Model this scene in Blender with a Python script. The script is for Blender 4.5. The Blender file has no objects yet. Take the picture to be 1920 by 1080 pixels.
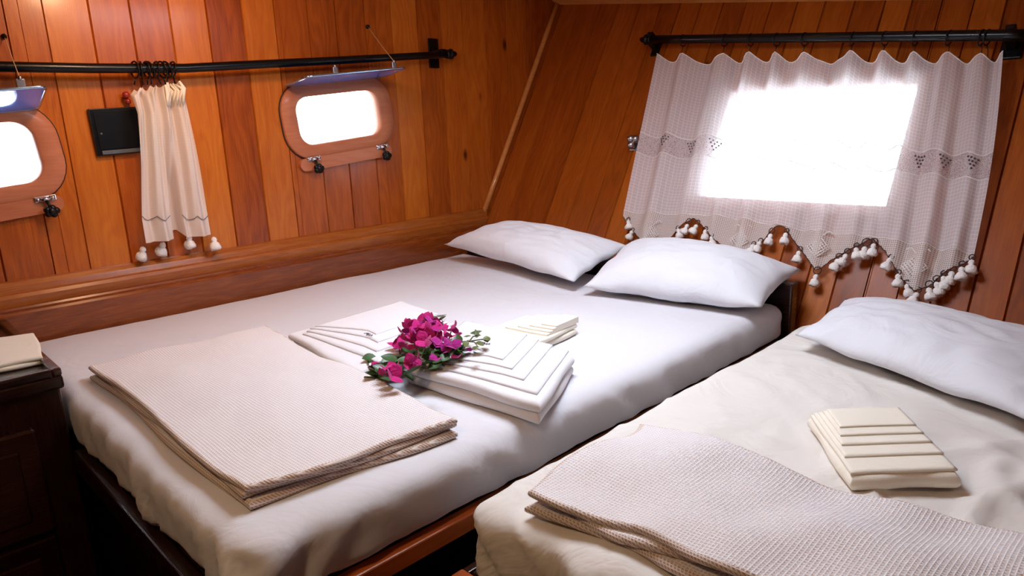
import bpy, bmesh, math, random
from mathutils import Vector, Matrix, noise, Euler
random.seed(7)
S = bpy.context.scene
COL = S.collection
PI = math.pi
ZM = 0.6          # height of the double mattress top over the floor; builders work relative to it

# ------------------------------------------------------------------ camera
FPX = 1303.0
def _n(v): v = Vector(v); v.normalize(); return v
_Y = _n((2330-960, 225-0.04*(2330-960)-540, FPX))
_up = _n(Vector((0, 225-540, FPX)).cross(Vector((1000, 185-540, FPX))))
if _up.y > 0: _up = -_up
_X = _Y.cross(_up)
def c2w(v): return Vector((_X.dot(v), _Y.dot(v), _up.dot(v)))
cam_d = bpy.data.cameras.new('camera'); cam = bpy.data.objects.new('camera', cam_d); COL.objects.link(cam)
r_, u_, b_ = c2w(Vector((1, 0, 0))), c2w(Vector((0, -1, 0))), c2w(Vector((0, 0, -1)))
cam.matrix_world = Matrix(((r_.x, u_.x, b_.x, 0), (r_.y, u_.y, b_.y, 0), (r_.z, u_.z, b_.z, ZM+0.6), (0, 0, 0, 1)))
cam_d.sensor_width = 36; cam_d.lens = FPX/1920*36; cam_d.clip_start = 0.02
S.camera = cam

# ------------------------------------------------------------------ world, lights, exposure
W = bpy.data.worlds.new('sky'); S.world = W; W.use_nodes = True
bg = W.node_tree.nodes['Background']
bg.inputs[0].default_value = (0.74, 0.89, 1.0, 1); bg.inputs[1].default_value = 9.0
S.view_settings.view_transform = 'Standard'; S.view_settings.look = 'None'
S.view_settings.gamma = 1; S.view_settings.use_curve_mapping = False
S.view_settings.exposure = 0.40
def area(name, loc, tgt, size, power, col, sy=None):
    d = bpy.data.lights.new(name, 'AREA'); d.energy = power; d.color = col; d.size = size
    if sy: d.shape = 'RECTANGLE'; d.size_y = sy
    o = bpy.data.objects.new(name, d); COL.objects.link(o); o.location = loc
    o.rotation_euler = (Vector(tgt)-Vector(loc)).to_track_quat('-Z', 'Y').to_euler(); return o
# added cool overhead and warm front lights, then the warm lamp by the hull
area('added_overhead_light', (-1.15, 1.3, ZM+1.19), (-1.15, 1.3, 0), 0.5, 12.5, (0.80, 0.86, 1.0), 0.5)  # area light added under an unseen hatch, cool from above
area('added_front_light', (-0.75, -0.15, ZM+1.13), (-0.95, 0.5, ZM), 0.16, 3.8, (1.0, 0.70, 0.40))  # added to give the front of the beds a warm tone
area('wall_lamp_light', (-1.95, 0.75, ZM+1.16), (-2.6, 1.0, ZM+.6), 0.12, 4.2, (1.0, 0.60, 0.34))

# ------------------------------------------------------------------ placing helpers
C0 = Vector((0, 0, 0.6))
def ray(x, y): return c2w(Vector((x-960, y-540, FPX)))
def onz(x, y, z=0.0):
    d = ray(x, y); return C0 + d*((z-C0.z)/d.z)
def onx(x, y, X=-2.6):
    d = ray(x, y); return C0 + d*((X-C0.x)/d.x)
def ony(x, y, Y):
    d = ray(x, y); return C0 + d*((Y-C0.y)/d.y)
TB = Vector((0, 2.253, 0)); TL = _n((0, .496, .868)); TN = Vector((0, -TL.z, TL.y))   # transom plane: base, lean, normal
def ont(x, y, off=0.0):
    d = ray(x, y); return C0 + d*(((TB-C0).dot(TN)+off)/d.dot(TN))
def tp(X, L, off=0.0): return Vector((X, 0, 0)) + TB + TL*L + TN*off
def tc(p): return p.x, (p-TB).dot(TL)     # transom plane coords

# ------------------------------------------------------------------ materials
def mat(name):
    m = bpy.data.materials.new(name); m.use_nodes = True
    nt = m.node_tree; return m, nt, nt.nodes['Principled BSDF']
def nd(nt, t, **k):
    n = nt.nodes.new(t)
    for a, v in k.items():
        if a.startswith('i_'): n.inputs[a[2:]].default_value = v
        else: setattr(n, a, v)
    return n
def math_(nt, op, a, b=None, c=None):
    n = nt.nodes.new('ShaderNodeMath'); n.operation = op
    for i, v in enumerate((a, b, c)):
        if v is None: continue
        if isinstance(v, (int, float)): n.inputs[i].default_value = v
        else: nt.links.new(v, n.inputs[i])
    return n.outputs[0]
def ramp(nt, fac, stops):
    n = nt.nodes.new('ShaderNodeValToRGB'); cr = n.color_ramp
    while len(cr.elements) < len(stops): cr.elements.new(0.5)
    for e, (p, c) in zip(cr.elements, stops): e.position = p; e.color = (*c, 1)
    nt.links.new(fac, n.inputs[0]); return n.outputs[0]
def simple(name, col, rough=.5, metal=0.0, coat=0.0, **k):
    m, nt, p = mat(name)
    p.inputs['Base Color'].default_value = (*col, 1); p.inputs['Roughness'].default_value = rough
    p.inputs['Metallic'].default_value = metal; p.inputs['Coat Weight'].default_value = coat
    nz = nd(nt, 'ShaderNodeTexNoise', i_Scale=40.0, i_Detail=3.0)
    tcn = nd(nt, 'ShaderNodeTexCoord'); nt.links.new(tcn.outputs['Object'], nz.inputs['Vector'])
    rr = math_(nt, 'MULTIPLY_ADD', nz.outputs[0], .12, max(rough-.06, 0.02)); nt.links.new(rr, p.inputs['Roughness'])
    for a, v in k.items(): p.inputs[a.replace('_', ' ')].default_value = v
    return m
def wood(name, dark, mid, light, rough=.3, coat=.5, var=.5, knots=True, bump=.12, spec=.3):
    m, nt, p = mat(name); L = nt.links.new
    uv = nd(nt, 'ShaderNodeUVMap'); at = nd(nt, 'ShaderNodeAttribute', attribute_name='pid')
    sep = nd(nt, 'ShaderNodeSeparateXYZ'); L(uv.outputs[0], sep.inputs[0])
    pid = at.outputs['Fac']
    u = math_(nt, 'MULTIPLY_ADD', pid, 7.31, sep.outputs[0]); v = math_(nt, 'MULTIPLY_ADD', pid, 13.7, sep.outputs[1])
    def vec(su, sv):
        c = nd(nt, 'ShaderNodeCombineXYZ'); L(math_(nt, 'MULTIPLY', u, su), c.inputs[0]); L(math_(nt, 'MULTIPLY', v, sv), c.inputs[1]); return c.outputs[0]
    warp = nd(nt, 'ShaderNodeTexNoise', i_Scale=1.0, i_Detail=2.0); L(vec(9, 2.2), warp.inputs['Vector'])
    rings = math_(nt, 'SINE', math_(nt, 'MULTIPLY_ADD', warp.outputs[0], 46.0, math_(nt, 'MULTIPLY', u, 160.0)))
    fine = nd(nt, 'ShaderNodeTexNoise', i_Scale=1.0, i_Detail=5.0, i_Roughness=.65); L(vec(260, 9), fine.inputs['Vector'])
    broad = nd(nt, 'ShaderNodeTexNoise', i_Scale=1.0, i_Detail=3.0); L(vec(14, 1.6), broad.inputs['Vector'])
    f = math_(nt, 'MULTIPLY_ADD', rings, .045, .28)
    f = math_(nt, 'MULTIPLY_ADD', fine.outputs[0], .48, f)
    f = math_(nt, 'MULTIPLY_ADD', broad.outputs[0], .34, f)
    f = math_(nt, 'ADD', f, math_(nt, 'MULTIPLY', math_(nt, 'SUBTRACT', pid, .5), var))
    f = math_(nt, 'SUBTRACT', f, .185)
    col = ramp(nt, f, [(.18, dark), (.5, mid), (.82, light)])
    if knots:
        vo = nd(nt, 'ShaderNodeTexVoronoi', i_Scale=1.0, i_Randomness=1.0); L(vec(5.5, 2.6), vo.inputs['Vector'])
        k = nd(nt, 'ShaderNodeMapRange'); k.clamp = True; L(vo.outputs['Distance'], k.inputs['Value'])
        k.inputs['From Min'].default_value = .035; k.inputs['From Max'].default_value = .10
        mx = nd(nt, 'ShaderNodeMix', data_type='RGBA'); L(k.outputs[0], mx.inputs[0]); L(col, mx.inputs[7])
        mx.inputs[6].default_value = (dark[0]*.35, dark[1]*.3, dark[2]*.3, 1); col = mx.outputs[2]
    L(col, p.inputs['Base Color'])
    L(math_(nt, 'MULTIPLY_ADD', fine.outputs[0], .18, rough-.08), p.inputs['Roughness'])
    p.inputs['Coat Weight'].default_value = coat; p.inputs['Coat Roughness'].default_value = .16; p.inputs['Specular IOR Level'].default_value = spec
    b = nd(nt, 'ShaderNodeBump', i_Strength=bump, i_Distance=.002); L(fine.outputs[0], b.inputs['Height']); L(b.outputs[0], p.inputs['Normal'])
    return m
def cloth(name, col, scale=900, bump=.15, wr=.0, sheen=.15, wrs=9):
    m, nt, p = mat(name); L = nt.links.new
    p.inputs['Base Color'].default_value = (*col, 1); p.inputs['Roughness'].default_value = .85
    p.inputs['Sheen Weight'].default_value = sheen; p.inputs['Specular IOR Level'].default_value = .2
    t = nd(nt, 'ShaderNodeTexCoord')
    a = nd(nt, 'ShaderNodeTexNoise', i_Scale=float(scale), i_Detail=2.0); L(t.outputs['Object'], a.inputs['Vector'])
    w = nd(nt, 'ShaderNodeTexNoise', i_Scale=float(wrs), i_Detail=4.0, i_Distortion=1.2); L(t.outputs['Object'], w.inputs['Vector'])
    b1 = nd(nt, 'ShaderNodeBump', i_Strength=bump, i_Distance=.001); L(a.outputs[0], b1.inputs['Height'])
    b2 = nd(nt, 'ShaderNodeBump', i_Strength=wr, i_Distance=.03); L(w.outputs[0], b2.inputs['Height']); L(b1.outputs[0], b2.inputs['Normal'])
    L(b2.outputs[0], p.inputs['Normal']); return m
def waffle(name, hi, lo, pitch):
    m, nt, p = mat(name); L = nt.links.new
    uv = nd(nt, 'ShaderNodeUVMap'); sep = nd(nt, 'ShaderNodeSeparateXYZ'); L(uv.outputs[0], sep.inputs[0])
    k = 2*PI/pitch
    a = math_(nt, 'ABSOLUTE', math_(nt, 'SINE', math_(nt, 'MULTIPLY', sep.outputs[0], k/2)))
    b = math_(nt, 'ABSOLUTE', math_(nt, 'SINE', math_(nt, 'MULTIPLY', sep.outputs[1], k/2)))
    h = math_(nt, 'MINIMUM', a, b)       # 0 on the thread lines, 1 in the cell middles
    h = math_(nt, 'SUBTRACT', 1.0, h)
    col = ramp(nt, h, [(.25, lo), (.75, hi)])
    L(col, p.inputs['Base Color']); p.inputs['Roughness'].default_value = .9; p.inputs['Specular IOR Level'].default_value = .1
    bp = nd(nt, 'ShaderNodeBump', i_Strength=.6, i_Distance=.0022); L(h, bp.inputs['Height']); L(bp.outputs[0], p.inputs['Normal'])
    return m
def sheer(name, col, kind):
    m, nt, p = mat(name); L = nt.links.new
    nt.nodes.remove(p); out = nt.nodes['Material Output']
    uv = nd(nt, 'ShaderNodeUVMap'); sep = nd(nt, 'ShaderNodeSeparateXYZ'); L(uv.outputs[0], sep.inputs[0])
    U, V = sep.outputs[0], sep.outputs[1]
    nz = nd(nt, 'ShaderNodeTexNoise', i_Scale=60.0, i_Detail=2.0); L(uv.outputs[0], nz.inputs['Vector'])
    def line(x, pitch, w):
        fr = math_(nt, 'FRACT', math_(nt, 'ADD', math_(nt, 'DIVIDE', x, pitch), math_(nt, 'MULTIPLY', nz.outputs[0], .35)))
        return math_(nt, 'LESS_THAN', fr, w)
    if kind == 'voile':
        g = math_(nt, 'MAXIMUM', line(U, .0125, .16), line(V, .0125, .16))
        alpha = math_(nt, 'MULTIPLY_ADD', g, .20, .70)
    elif kind == 'thick':
        g = math_(nt, 'MAXIMUM', line(U, .010, .2), line(V, .010, .2))
        alpha = math_(nt, 'MULTIPLY_ADD', g, .03, .96)
    elif kind == 'band':     # openwork scroll band
        w = nd(nt, 'ShaderNodeTexVoronoi', i_Scale=170.0, feature='DISTANCE_TO_EDGE'); L(uv.outputs[0], w.inputs['Vector'])
        big = math_(nt, 'SINE', math_(nt, 'MULTIPLY', U, 2*PI/.11))
        thr = math_(nt, 'MULTIPLY_ADD', big, .05, .16)
        alpha = math_(nt, 'MULTIPLY_ADD', math_(nt, 'LESS_THAN', w.outputs[0], thr), .34, .50)
    else:                    # filet crochet: square holes with solid motifs
        gu = math_(nt, 'LESS_THAN', math_(nt, 'FRACT', math_(nt, 'DIVIDE', U, .0062)), .46)
        gv = math_(nt, 'LESS_THAN', math_(nt, 'FRACT', math_(nt, 'DIVIDE', V, .0062)), .46)
        alpha = math_(nt, 'MULTIPLY_ADD', math_(nt, 'MAXIMUM', gu, gv), .52, .36)
    d = nd(nt, 'ShaderNodeBsdfDiffuse'); d.inputs[0].default_value = (*col, 1)
    t = nd(nt, 'ShaderNodeBsdfTranslucent'); t.inputs[0].default_value = (*col, 1)
    mx = nd(nt, 'ShaderNodeMixShader'); mx.inputs[0].default_value = .35; L(d.outputs[0], mx.inputs[1]); L(t.outputs[0], mx.inputs[2])
    tr = nd(nt, 'ShaderNodeBsdfTransparent'); fx = nd(nt, 'ShaderNodeMixShader')
    L(alpha, fx.inputs[0]); L(tr.outputs[0], fx.inputs[1]); L(mx.outputs[0], fx.inputs[2]); L(fx.outputs[0], out.inputs[0])
    return m
M = {}
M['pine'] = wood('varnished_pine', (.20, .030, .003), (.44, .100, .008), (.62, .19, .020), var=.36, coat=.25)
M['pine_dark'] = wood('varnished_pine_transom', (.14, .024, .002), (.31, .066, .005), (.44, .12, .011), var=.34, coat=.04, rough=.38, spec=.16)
M['trim'] = wood('trim_wood', (.14, .026, .004), (.29, .070, .010), (.42, .13, .022), knots=False, rough=.25, coat=.8)
M['trim_light'] = wood('corner_moulding', (.35, .10, .02), (.55, .20, .05), (.70, .30, .08), knots=False)
M['frame'] = wood('porthole_wood', (.38, .11, .045), (.50, .17, .08), (.60, .24, .12), knots=False, var=.2, rough=.45, coat=.1)
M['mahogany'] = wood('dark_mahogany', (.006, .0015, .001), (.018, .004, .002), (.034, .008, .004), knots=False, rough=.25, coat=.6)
M['rail'] = wood('bed_rail_wood', (.25, .04, .01), (.42, .09, .018), (.5, .13, .03), knots=False)
M['floor'] = wood('floor_boards', (.03, .01, .004), (.06, .02, .008), (.09, .03, .012), knots=False)
M['ceil'] = wood('ceiling_boards', (.40, .14, .04), (.55, .22, .07), (.7, .32, .12), knots=False)
M['sheet'] = cloth('bed_sheet', (.66, .64, .67), wr=.18, wrs=7)
M['sheet2'] = cloth('single_bed_sheet', (.72, .67, .62), wr=.5, wrs=5)
M['pillow'] = cloth('pillow_case', (.72, .72, .76), wr=.30, wrs=8)
M['terry'] = cloth('terry_white', (.78, .75, .77), scale=420, bump=.6, wr=.1, sheen=.4)
M['terry_edge'] = cloth('towel_hem', (.62, .55, .58), scale=420, bump=.6)
M['cream'] = cloth('cream_cotton', (.86, .79, .67), scale=500, bump=.4, wr=.08)
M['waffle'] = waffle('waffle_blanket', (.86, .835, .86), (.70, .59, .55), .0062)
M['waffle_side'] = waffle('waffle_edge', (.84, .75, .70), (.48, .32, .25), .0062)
M['voile'] = sheer('curtain_voile', (.95, .89, .90), 'voile')
M['gauze'] = sheer('curtain_cotton', (.96, .89, .83), 'thick')
M['band'] = sheer('curtain_lace_band', (.84, .76, .77), 'band')
M['lace'] = sheer('crochet_lace', (.90, .84, .80), 'lace')
M['tassel'] = cloth('tassel_cotton', (.90, .85, .82), scale=500, bump=.8, wr=.3, wrs=60)
M['thread'] = simple('dark_cord', (.03, .012, .01), .7)
M['embroid'] = simple('embroidery_thread', (.10, .08, .10), .8)
M['black'] = simple('black_iron', (.002, .002, .003), .30, .0, .05, Specular_IOR_Level=.3)
M['chrome'] = simple('chrome', (.65, .66, .70), .18, 1.0)
M['latchm'] = simple('old_silver', (.42, .42, .44), .3, 1.0)
M['panelb'] = simple('black_glass_panel', (.003, .004, .007), .45, 0, .0, Specular_IOR_Level=.15)
M['grey'] = simple('grey_slot', (.10, .12, .14), .3)
M['red'] = simple('red_plastic', (.30, .02, .02), .3, 0, .5)
M['string'] = simple('string', (.55, .38, .22), .8)
M['glass'] = simple('window_glass', (1, 1, 1), .03, 0, 0, Transmission_Weight=1.0, IOR=1.45)
M['lid'] = simple('lid_glass_sky_reflection', (.03, .24, .95), .10, .25, 1.0)  # blue reflection of sky and window put into the lid colour
M['lidrim'] = simple('lid_rim', (.45, .68, 1.0), .18, 1.0)
M['bract'] = cloth('magenta_bract', (.50, .012, .17), scale=120, bump=.4, wr=.3, wrs=60)
M['bract2'] = cloth('purple_bract', (.36, .010, .20), scale=120, bump=.4, wr=.3, wrs=60)
M['leaf'] = simple('leaf_green', (.035, .085, .018), .4)
M['leaf2'] = simple('leaf_olive', (.11, .13, .03), .45)
M['stem'] = simple('stem_green', (.10, .09, .03), .6)
M['opal'] = simple('opal_lamp', (1, .85, .65), .4)
nt = M['opal'].node_tree; pp = nt.nodes['Principled BSDF']; pp.inputs['Emission Color'].default_value = (1, .75, .45, 1); pp.inputs['Emission Strength'].default_value = 2
for k in ('bract', 'bract2'):
    M[k].node_tree.nodes['Principled BSDF'].inputs['Subsurface Weight'].default_value = 0

# ------------------------------------------------------------------ mesh helpers
def nb():
    bm = bmesh.new(); bm.loops.layers.uv.new('UVMap'); bm.faces.layers.float.new('pid'); return bm
def setuv(bm, faces, axis='y', pid=None):
    uvl = bm.loops.layers.uv.active; pl = bm.faces.layers.float['pid']
    pid = random.random() if pid is None else pid
    ai = 'xyz'.index(axis)
    for f in faces:
        f.normal_update(); n = f.normal; f[pl] = pid
        oth = [i for i in range(3) if i != ai]
        o = oth[0] if abs(n[oth[0]]) < abs(n[oth[1]]) else oth[1]
        for l in f.loops: l[uvl].uv = (l.vert.co[o], l.vert.co[ai])
def hexa(bm, P, axis='y', pid=None):
    """8 points: bottom 4 (ccw), top 4"""
    v = [bm.verts.new(p) for p in P]
    fs = [bm.faces.new([v[i] for i in q]) for q in ((3, 2, 1, 0), (4, 5, 6, 7), (0, 1, 5, 4), (1, 2, 6, 5), (2, 3, 7, 6), (3, 0, 4, 7))]
    setuv(bm, fs, axis, pid); return v, fs
def box(bm, x0, x1, y0, y1, z0, z1, bev=0.0, axis='y', pid=None, T=None, seg=2):
    P = [(x0, y0, z0), (x1, y0, z0), (x1, y1, z0), (x0, y1, z0), (x0, y0, z1), (x1, y0, z1), (x1, y1, z1), (x0, y1, z1)]
    pid = random.random() if pid is None else pid
    n0 = len(bm.faces)
    v, fs = hexa(bm, P, axis, pid)
    if bev > 0:
        es = list({e for f in fs for e in f.edges})
        r = bmesh.ops.bevel(bm, geom=es, offset=bev, segments=seg, affect='EDGES', profile=.5)
        bm.faces.ensure_lookup_table(); fs = list(bm.faces)[n0:] if False else [f for f in bm.faces if all(x0-1e-4 <= q.co.x <= x1+1e-4 and y0-1e-4 <= q.co.y <= y1+1e-4 and z0-1e-4 <= q.co.z <= z1+1e-4 for q in f.verts)]
        setuv(bm, fs, axis, pid)
    if T is not None:
        vs = {q for f in fs for q in f.verts}
        for q in vs: q.co = T @ q.co
    return fs
def tube(bm, pts, r, seg=8, pid=None, caps=True):
    pts = [Vector(p) for p in pts]; rs = r if isinstance(r, (list, tuple)) else [r]*len(pts)
    rings = []; up = None
    for i, p in enumerate(pts):
        d = (pts[min(i+1, len(pts)-1)]-pts[max(i-1, 0)]).normalized()
        a = d.orthogonal().normalized() if up is None else (up - d*up.dot(d)).normalized()
        up = a; b = d.cross(a)
        rings.append([bm.verts.new(p+(a*math.cos(2*PI*k/seg)+b*math.sin(2*PI*k/seg))*rs[i]) for k in range(seg)])
    fs = []
    for i in range(len(rings)-1):
        for k in range(seg):
            fs.append(bm.faces.new((rings[i][k], rings[i][(k+1) % seg], rings[i+1][(k+1) % seg], rings[i+1][k])))
    if caps: fs.append(bm.faces.new(rings[0][::-1])); fs.append(bm.faces.new(rings[-1]))
    for f in fs: f.smooth = True
    setuv(bm, fs, 'y', pid); return fs
def ball(bm, c, r, sx=1, sy=1, sz=1, u=10, v=7):
    m = Matrix.Translation(c) @ Matrix.Diagonal((r*sx, r*sy, r*sz, 1))
    res = bmesh.ops.create_uvsphere(bm, u_segments=u, v_segments=v, radius=1, matrix=m)
    for q in res['verts']:
        for f in q.link_faces: f.smooth = True
def torus(bm, c, R_, r, nrm, seg=16, s2=6):
    nrm = Vector(nrm).normalized(); a = nrm.orthogonal().normalized(); b = nrm.cross(a); c = Vector(c)
    g = []
    for i in range(seg):
        t = 2*PI*i/seg; d = a*math.cos(t)+b*math.sin(t)
        g.append([bm.verts.new(c+d*(R_+r*math.cos(2*PI*k/s2))+nrm*(r*math.sin(2*PI*k/s2))) for k in range(s2)])
    for i in range(seg):
        for k in range(s2):
            f = bm.faces.new((g[i][k], g[(i+1) % seg][k], g[(i+1) % seg][(k+1) % s2], g[i][(k+1) % s2])); f.smooth = True
def sheet(bm, P, nu, nv, uvf=None, thick=0.0):
    """P(s,t)->Vector grid"""
    uvl = bm.loops.layers.uv.active
    vs = [[bm.verts.new(P(i/nu, j/nv)) for i in range(nu+1)] for j in range(nv+1)]
    fs = []
    for j in range(nv):
        for i in range(nu):
            f = bm.faces.new((vs[j][i], vs[j][i+1], vs[j+1][i+1], vs[j+1][i])); f.smooth = True; fs.append(f)
            for l, (a, b) in zip(f.loops, ((i, j), (i+1, j), (i+1, j+1), (i, j+1))):
                l[uvl].uv = uvf(a/nu, b/nv) if uvf else (a/nu, b/nv)
    return vs, fs
WP = {}
def fin(name, bm, m, parent=None, smooth=None, base=None):
    bm.normal_update()
    if parent is None:
        xs = [v.co for v in bm.verts]
        lo = Vector([min(c[i] for c in xs) for i in range(3)]); hi = Vector([max(c[i] for c in xs) for i in range(3)])
        o0 = Vector(base) if base is not None else Vector(((lo.x+hi.x)/2, (lo.y+hi.y)/2, lo.z)); loc = o0
    else:
        o0 = WP[parent.name]; loc = Vector((0, 0, 0))
    for v in bm.verts: v.co -= o0
    me = bpy.data.meshes.new(name); bm.to_mesh(me); bm.free()
    for mm in (m if isinstance(m, list) else [m]): me.materials.append(mm)
    o = bpy.data.objects.new(name, me); COL.objects.link(o); o.location = loc
    if parent is not None: o.parent = parent
    if smooth: 
        for p in me.polygons: p.use_smooth = True
    WP[o.name] = o0.copy(); return o
def thing(name, loc, label=None, cat=None, group=None, kind=None):
    o = bpy.data.objects.new(name, None); o.empty_display_size = .05; COL.objects.link(o); o.location = Vector(loc); WP[o.name] = Vector(loc)
    return tag(o, label, cat, group, kind)
def tag(o, label=None, cat=None, group=None, kind=None):
    if label: o['label'] = label
    if cat: o['category'] = cat
    if group: o['group'] = group
    if kind: o['kind'] = kind
    return o
def struct(name, bm, m): return tag(fin(name, bm, m), kind='structure')
def part(name, m, parent, *boxes, **k):
    bm = nb()
    for b in boxes: box(bm, *b, **k)
    return fin(name, bm, m, parent)
def lerp(tab, x):
    if x <= tab[0][0]: return tab[0][1]
    for (a, fa), (b, fb) in zip(tab, tab[1:]):
        if x <= b: return fa + (fb-fa)*(x-a)/(b-a)
    return tab[-1][1]

# ================================================================== ROOM SHELL
Z0, ZC = -ZM, 1.22
# ---- plank walls.  A plank is an extruded profile with chamfered long edges; holes are left for the openings
def plank(bm, o, ux, uy, un, a0, a1, l0, l1, pid, th=.018, ch=.0028):
    dp = ch*2.6; prof = [(a0, -th), (a1, -th), (a1, -dp), (a1-ch, 0), (a0+ch, 0), (a0, -dp)]
    A = [bm.verts.new(o+ux*a+un*d+uy*l0) for a, d in prof]; B = [bm.verts.new(o+ux*a+un*d+uy*l1) for a, d in prof]
    fs = [bm.faces.new((A[i], A[(i+1) % 6], B[(i+1) % 6], B[i])) for i in range(6)] + [bm.faces.new(A[::-1]), bm.faces.new(B)]
    uvl = bm.loops.layers.uv.active; pl = bm.faces.layers.float['pid']
    for f in fs:
        f[pl] = pid
        for l in f.loops:
            q = l.vert.co-o; l[uvl].uv = (q.dot(ux), q.dot(uy))
def planks(bm, o, ux, uy, un, seams, l0, l1, holes):
    for a0, a1 in zip(seams, seams[1:]):
        pid = random.random()
        cuts = sorted({a0, a1, *[h[k] for h in holes for k in (0, 1) if a0 < h[k] < a1]})
        for b0, b1 in zip(cuts, cuts[1:]):
            mid = (b0+b1)/2; segs = [(l0, l1)]
            for (h0, h1, g0, g1) in holes:
                if h0 < mid < h1: segs = [s for (s0, s1) in segs for s in ((s0, g0), (g1, s1)) if s[1]-s[0] > 1e-4]
            for s0, s1 in segs: plank(bm, o, ux, uy, un, b0, b1, s0, s1, pid, ch=.0034 if (b0 == a0 and b1 == a1) else .0010)
PORT = [(.300, .548), (1.567, .640)]    # porthole centres on the hull wall (y, z)
PA = math.radians(5.2)                  # they rise with the sheer of the deck
seams = [-1.70, -1.55, -1.42, -1.28, -1.14, -1.0, -.86, -.72, -.58, -.45, -.31, -.17, -.03, .10, .22, .345, .478, .577, .704, .825, .949, 1.076, 1.206, 1.332, 1.468, 1.593, 1.731, 1.862, 2.002, 2.134, 2.265, 2.41, 2.552, 2.696, 2.83, 2.99]
bm = nb()
planks(bm, Vector((-2.6, 0, 0)), Vector((0, 1, 0)), Vector((0, 0, 1)), Vector((1, 0, 0)), seams, Z0, ZC, [(cy-.215, cy+.215, cz-.118, cz+.118) for cy, cz in PORT])
struct('wall_left', bm, M['pine'])
tx = [-2.62, -2.55, -2.42, -2.283, -2.17, -2.037, -1.914, -1.809, -1.70, -1.59, -1.48, -1.37, -1.26, -1.15, -1.04, -.933, -.843, -.747, -.655, -.562, -.464, -.375, -.27, -.17, -.07, .04, .15, .27, .38, .5, .62, .74, .86, .98, 1.1, 1.22, 1.34]
bm = nb()
WX0, WX1, WL0, WL1 = -1.425, -.752, .325, .765
planks(bm, TB.copy(), Vector((1, 0, 0)), TL, TN, tx, -.70, 1.42, [(WX0-.01, WX1+.01, WL0-.01, WL1+.01)])
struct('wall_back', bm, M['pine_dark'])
bm = nb(); planks(bm, Vector((1.34, 0, 0)), Vector((0, -1, 0)), Vector((0, 0, 1)), Vector((-1, 0, 0)), [i*.13-2.99 for i in range(37)], Z0, ZC, []); struct('wall_right', bm, M['pine'])
bm = nb(); planks(bm, Vector((0, -1.70, 0)), Vector((1, 0, 0)), Vector((0, 0, 1)), Vector((0, 1, 0)), [-2.62+i*.132 for i in range(31)], Z0, ZC, []); struct('wall_front', bm, M['pine'])
bm = nb()
for i in range(30): box(bm, -2.62+i*.135, -2.62+(i+1)*.135-.001, -1.72, 2.4, Z0-.03, Z0, .0015)
struct('floor', bm, M['floor'])
bm = nb()   # ceiling boards around the added hatch
HX0, HX1, HY0, HY1 = -1.45, -.85, .98, 1.58
for i in range(40):
    y0 = -1.72+i*.12; y1 = y0+.119
    if y1 <= HY0 or y0 >= HY1: box(bm, -2.64, 1.36, y0, y1, ZC, ZC+.02, .0015, axis='x')
    else: box(bm, -2.64, HX0, y0, y1, ZC, ZC+.02, .0015, axis='x'); box(bm, HX1, 1.36, y0, y1, ZC, ZC+.02, .0015, axis='x')
struct('ceiling', bm, M['ceil'])
w = thing('added_hatch', (-1.15, 1.28, ZC), kind='structure')  # unseen hatch, added to house the cool overhead light
part('added_hatch_frame', M['trim'], w, (HX0-.03, HX0+.02, HY0-.03, HY1+.03, ZC-.02, ZC+.06), (HX1-.02, HX1+.03, HY0-.03, HY1+.03, ZC-.02, ZC+.06), (HX0, HX1, HY0-.03, HY0+.02, ZC-.02, ZC+.06), (HX0, HX1, HY1-.02, HY1+.03, ZC-.02, ZC+.06))
part('added_hatch_glass', M['glass'], w, (HX0, HX1, HY0, HY1, ZC+.03, ZC+.038))
# beam along the top of the transom
bm = nb()
pA = ont(1030, 9, .0); pB = ont(1900, -2, .0)
d = (pB-pA).normalized(); pA -= d*.1; pB += d*1.9
hexa(bm, [pA, pB, pB+TN*.05, pA+TN*.05, pA+TL*.12, pB+TL*.12, pB+TL*.12+TN*.05, pA+TL*.12+TN*.05], 'x')
struct('trim_3', bm, M['trim_light'])
# corner moulding between hull wall and transom
bm = nb()
p0 = Vector((-2.588, TB.y, 0))+TL*.16+TN*.008; p1 = Vector((-2.588, TB.y, 0))+TL*1.36+TN*.008
tube(bm, [p0+(p1-p0)*i/6 for i in range(7)], .014, 8); uvl = bm.loops.layers.uv.active
struct('trim_2', bm, M['trim_light'])
# stepped ledge along the hull wall
def extr_y(prof, y0, y1f, bm):
    A = [bm.verts.new((x, y0, z)) for x, z in prof]; B = [bm.verts.new((x, y1f(z), z)) for x, z in prof]; n = len(prof)
    fs = [bm.faces.new((A[i], B[i], B[(i+1) % n], A[(i+1) % n])) for i in range(n)]+[bm.faces.new(A), bm.faces.new(B[::-1])]
    bmesh.ops.recalc_face_normals(bm, faces=fs); setuv(bm, fs, 'y')
ty = lambda z: TB.y+z*TL.y/TL.z
bm = nb()
extr_y([(-2.60, Z0), (-2.50, Z0), (-2.50, .086), (-2.506, .093), (-2.528, .096), (-2.532, .102), (-2.60, .102)], -1.68, lambda z: ty(min(z, .1)*.98) if z > 0 else ty(0)-.03, bm)
struct('baseboard_left', bm, M['trim'])
bm = nb()
extr_y([(-2.60, .102), (-2.553, .102), (-2.550, .128), (-2.556, .138), (-2.570, .142), (-2.576, .160), (-2.586, .172), (-2.60, .175)], -1.68, lambda z: ty(z), bm)
struct('trim_1', bm, M['trim'])

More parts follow.
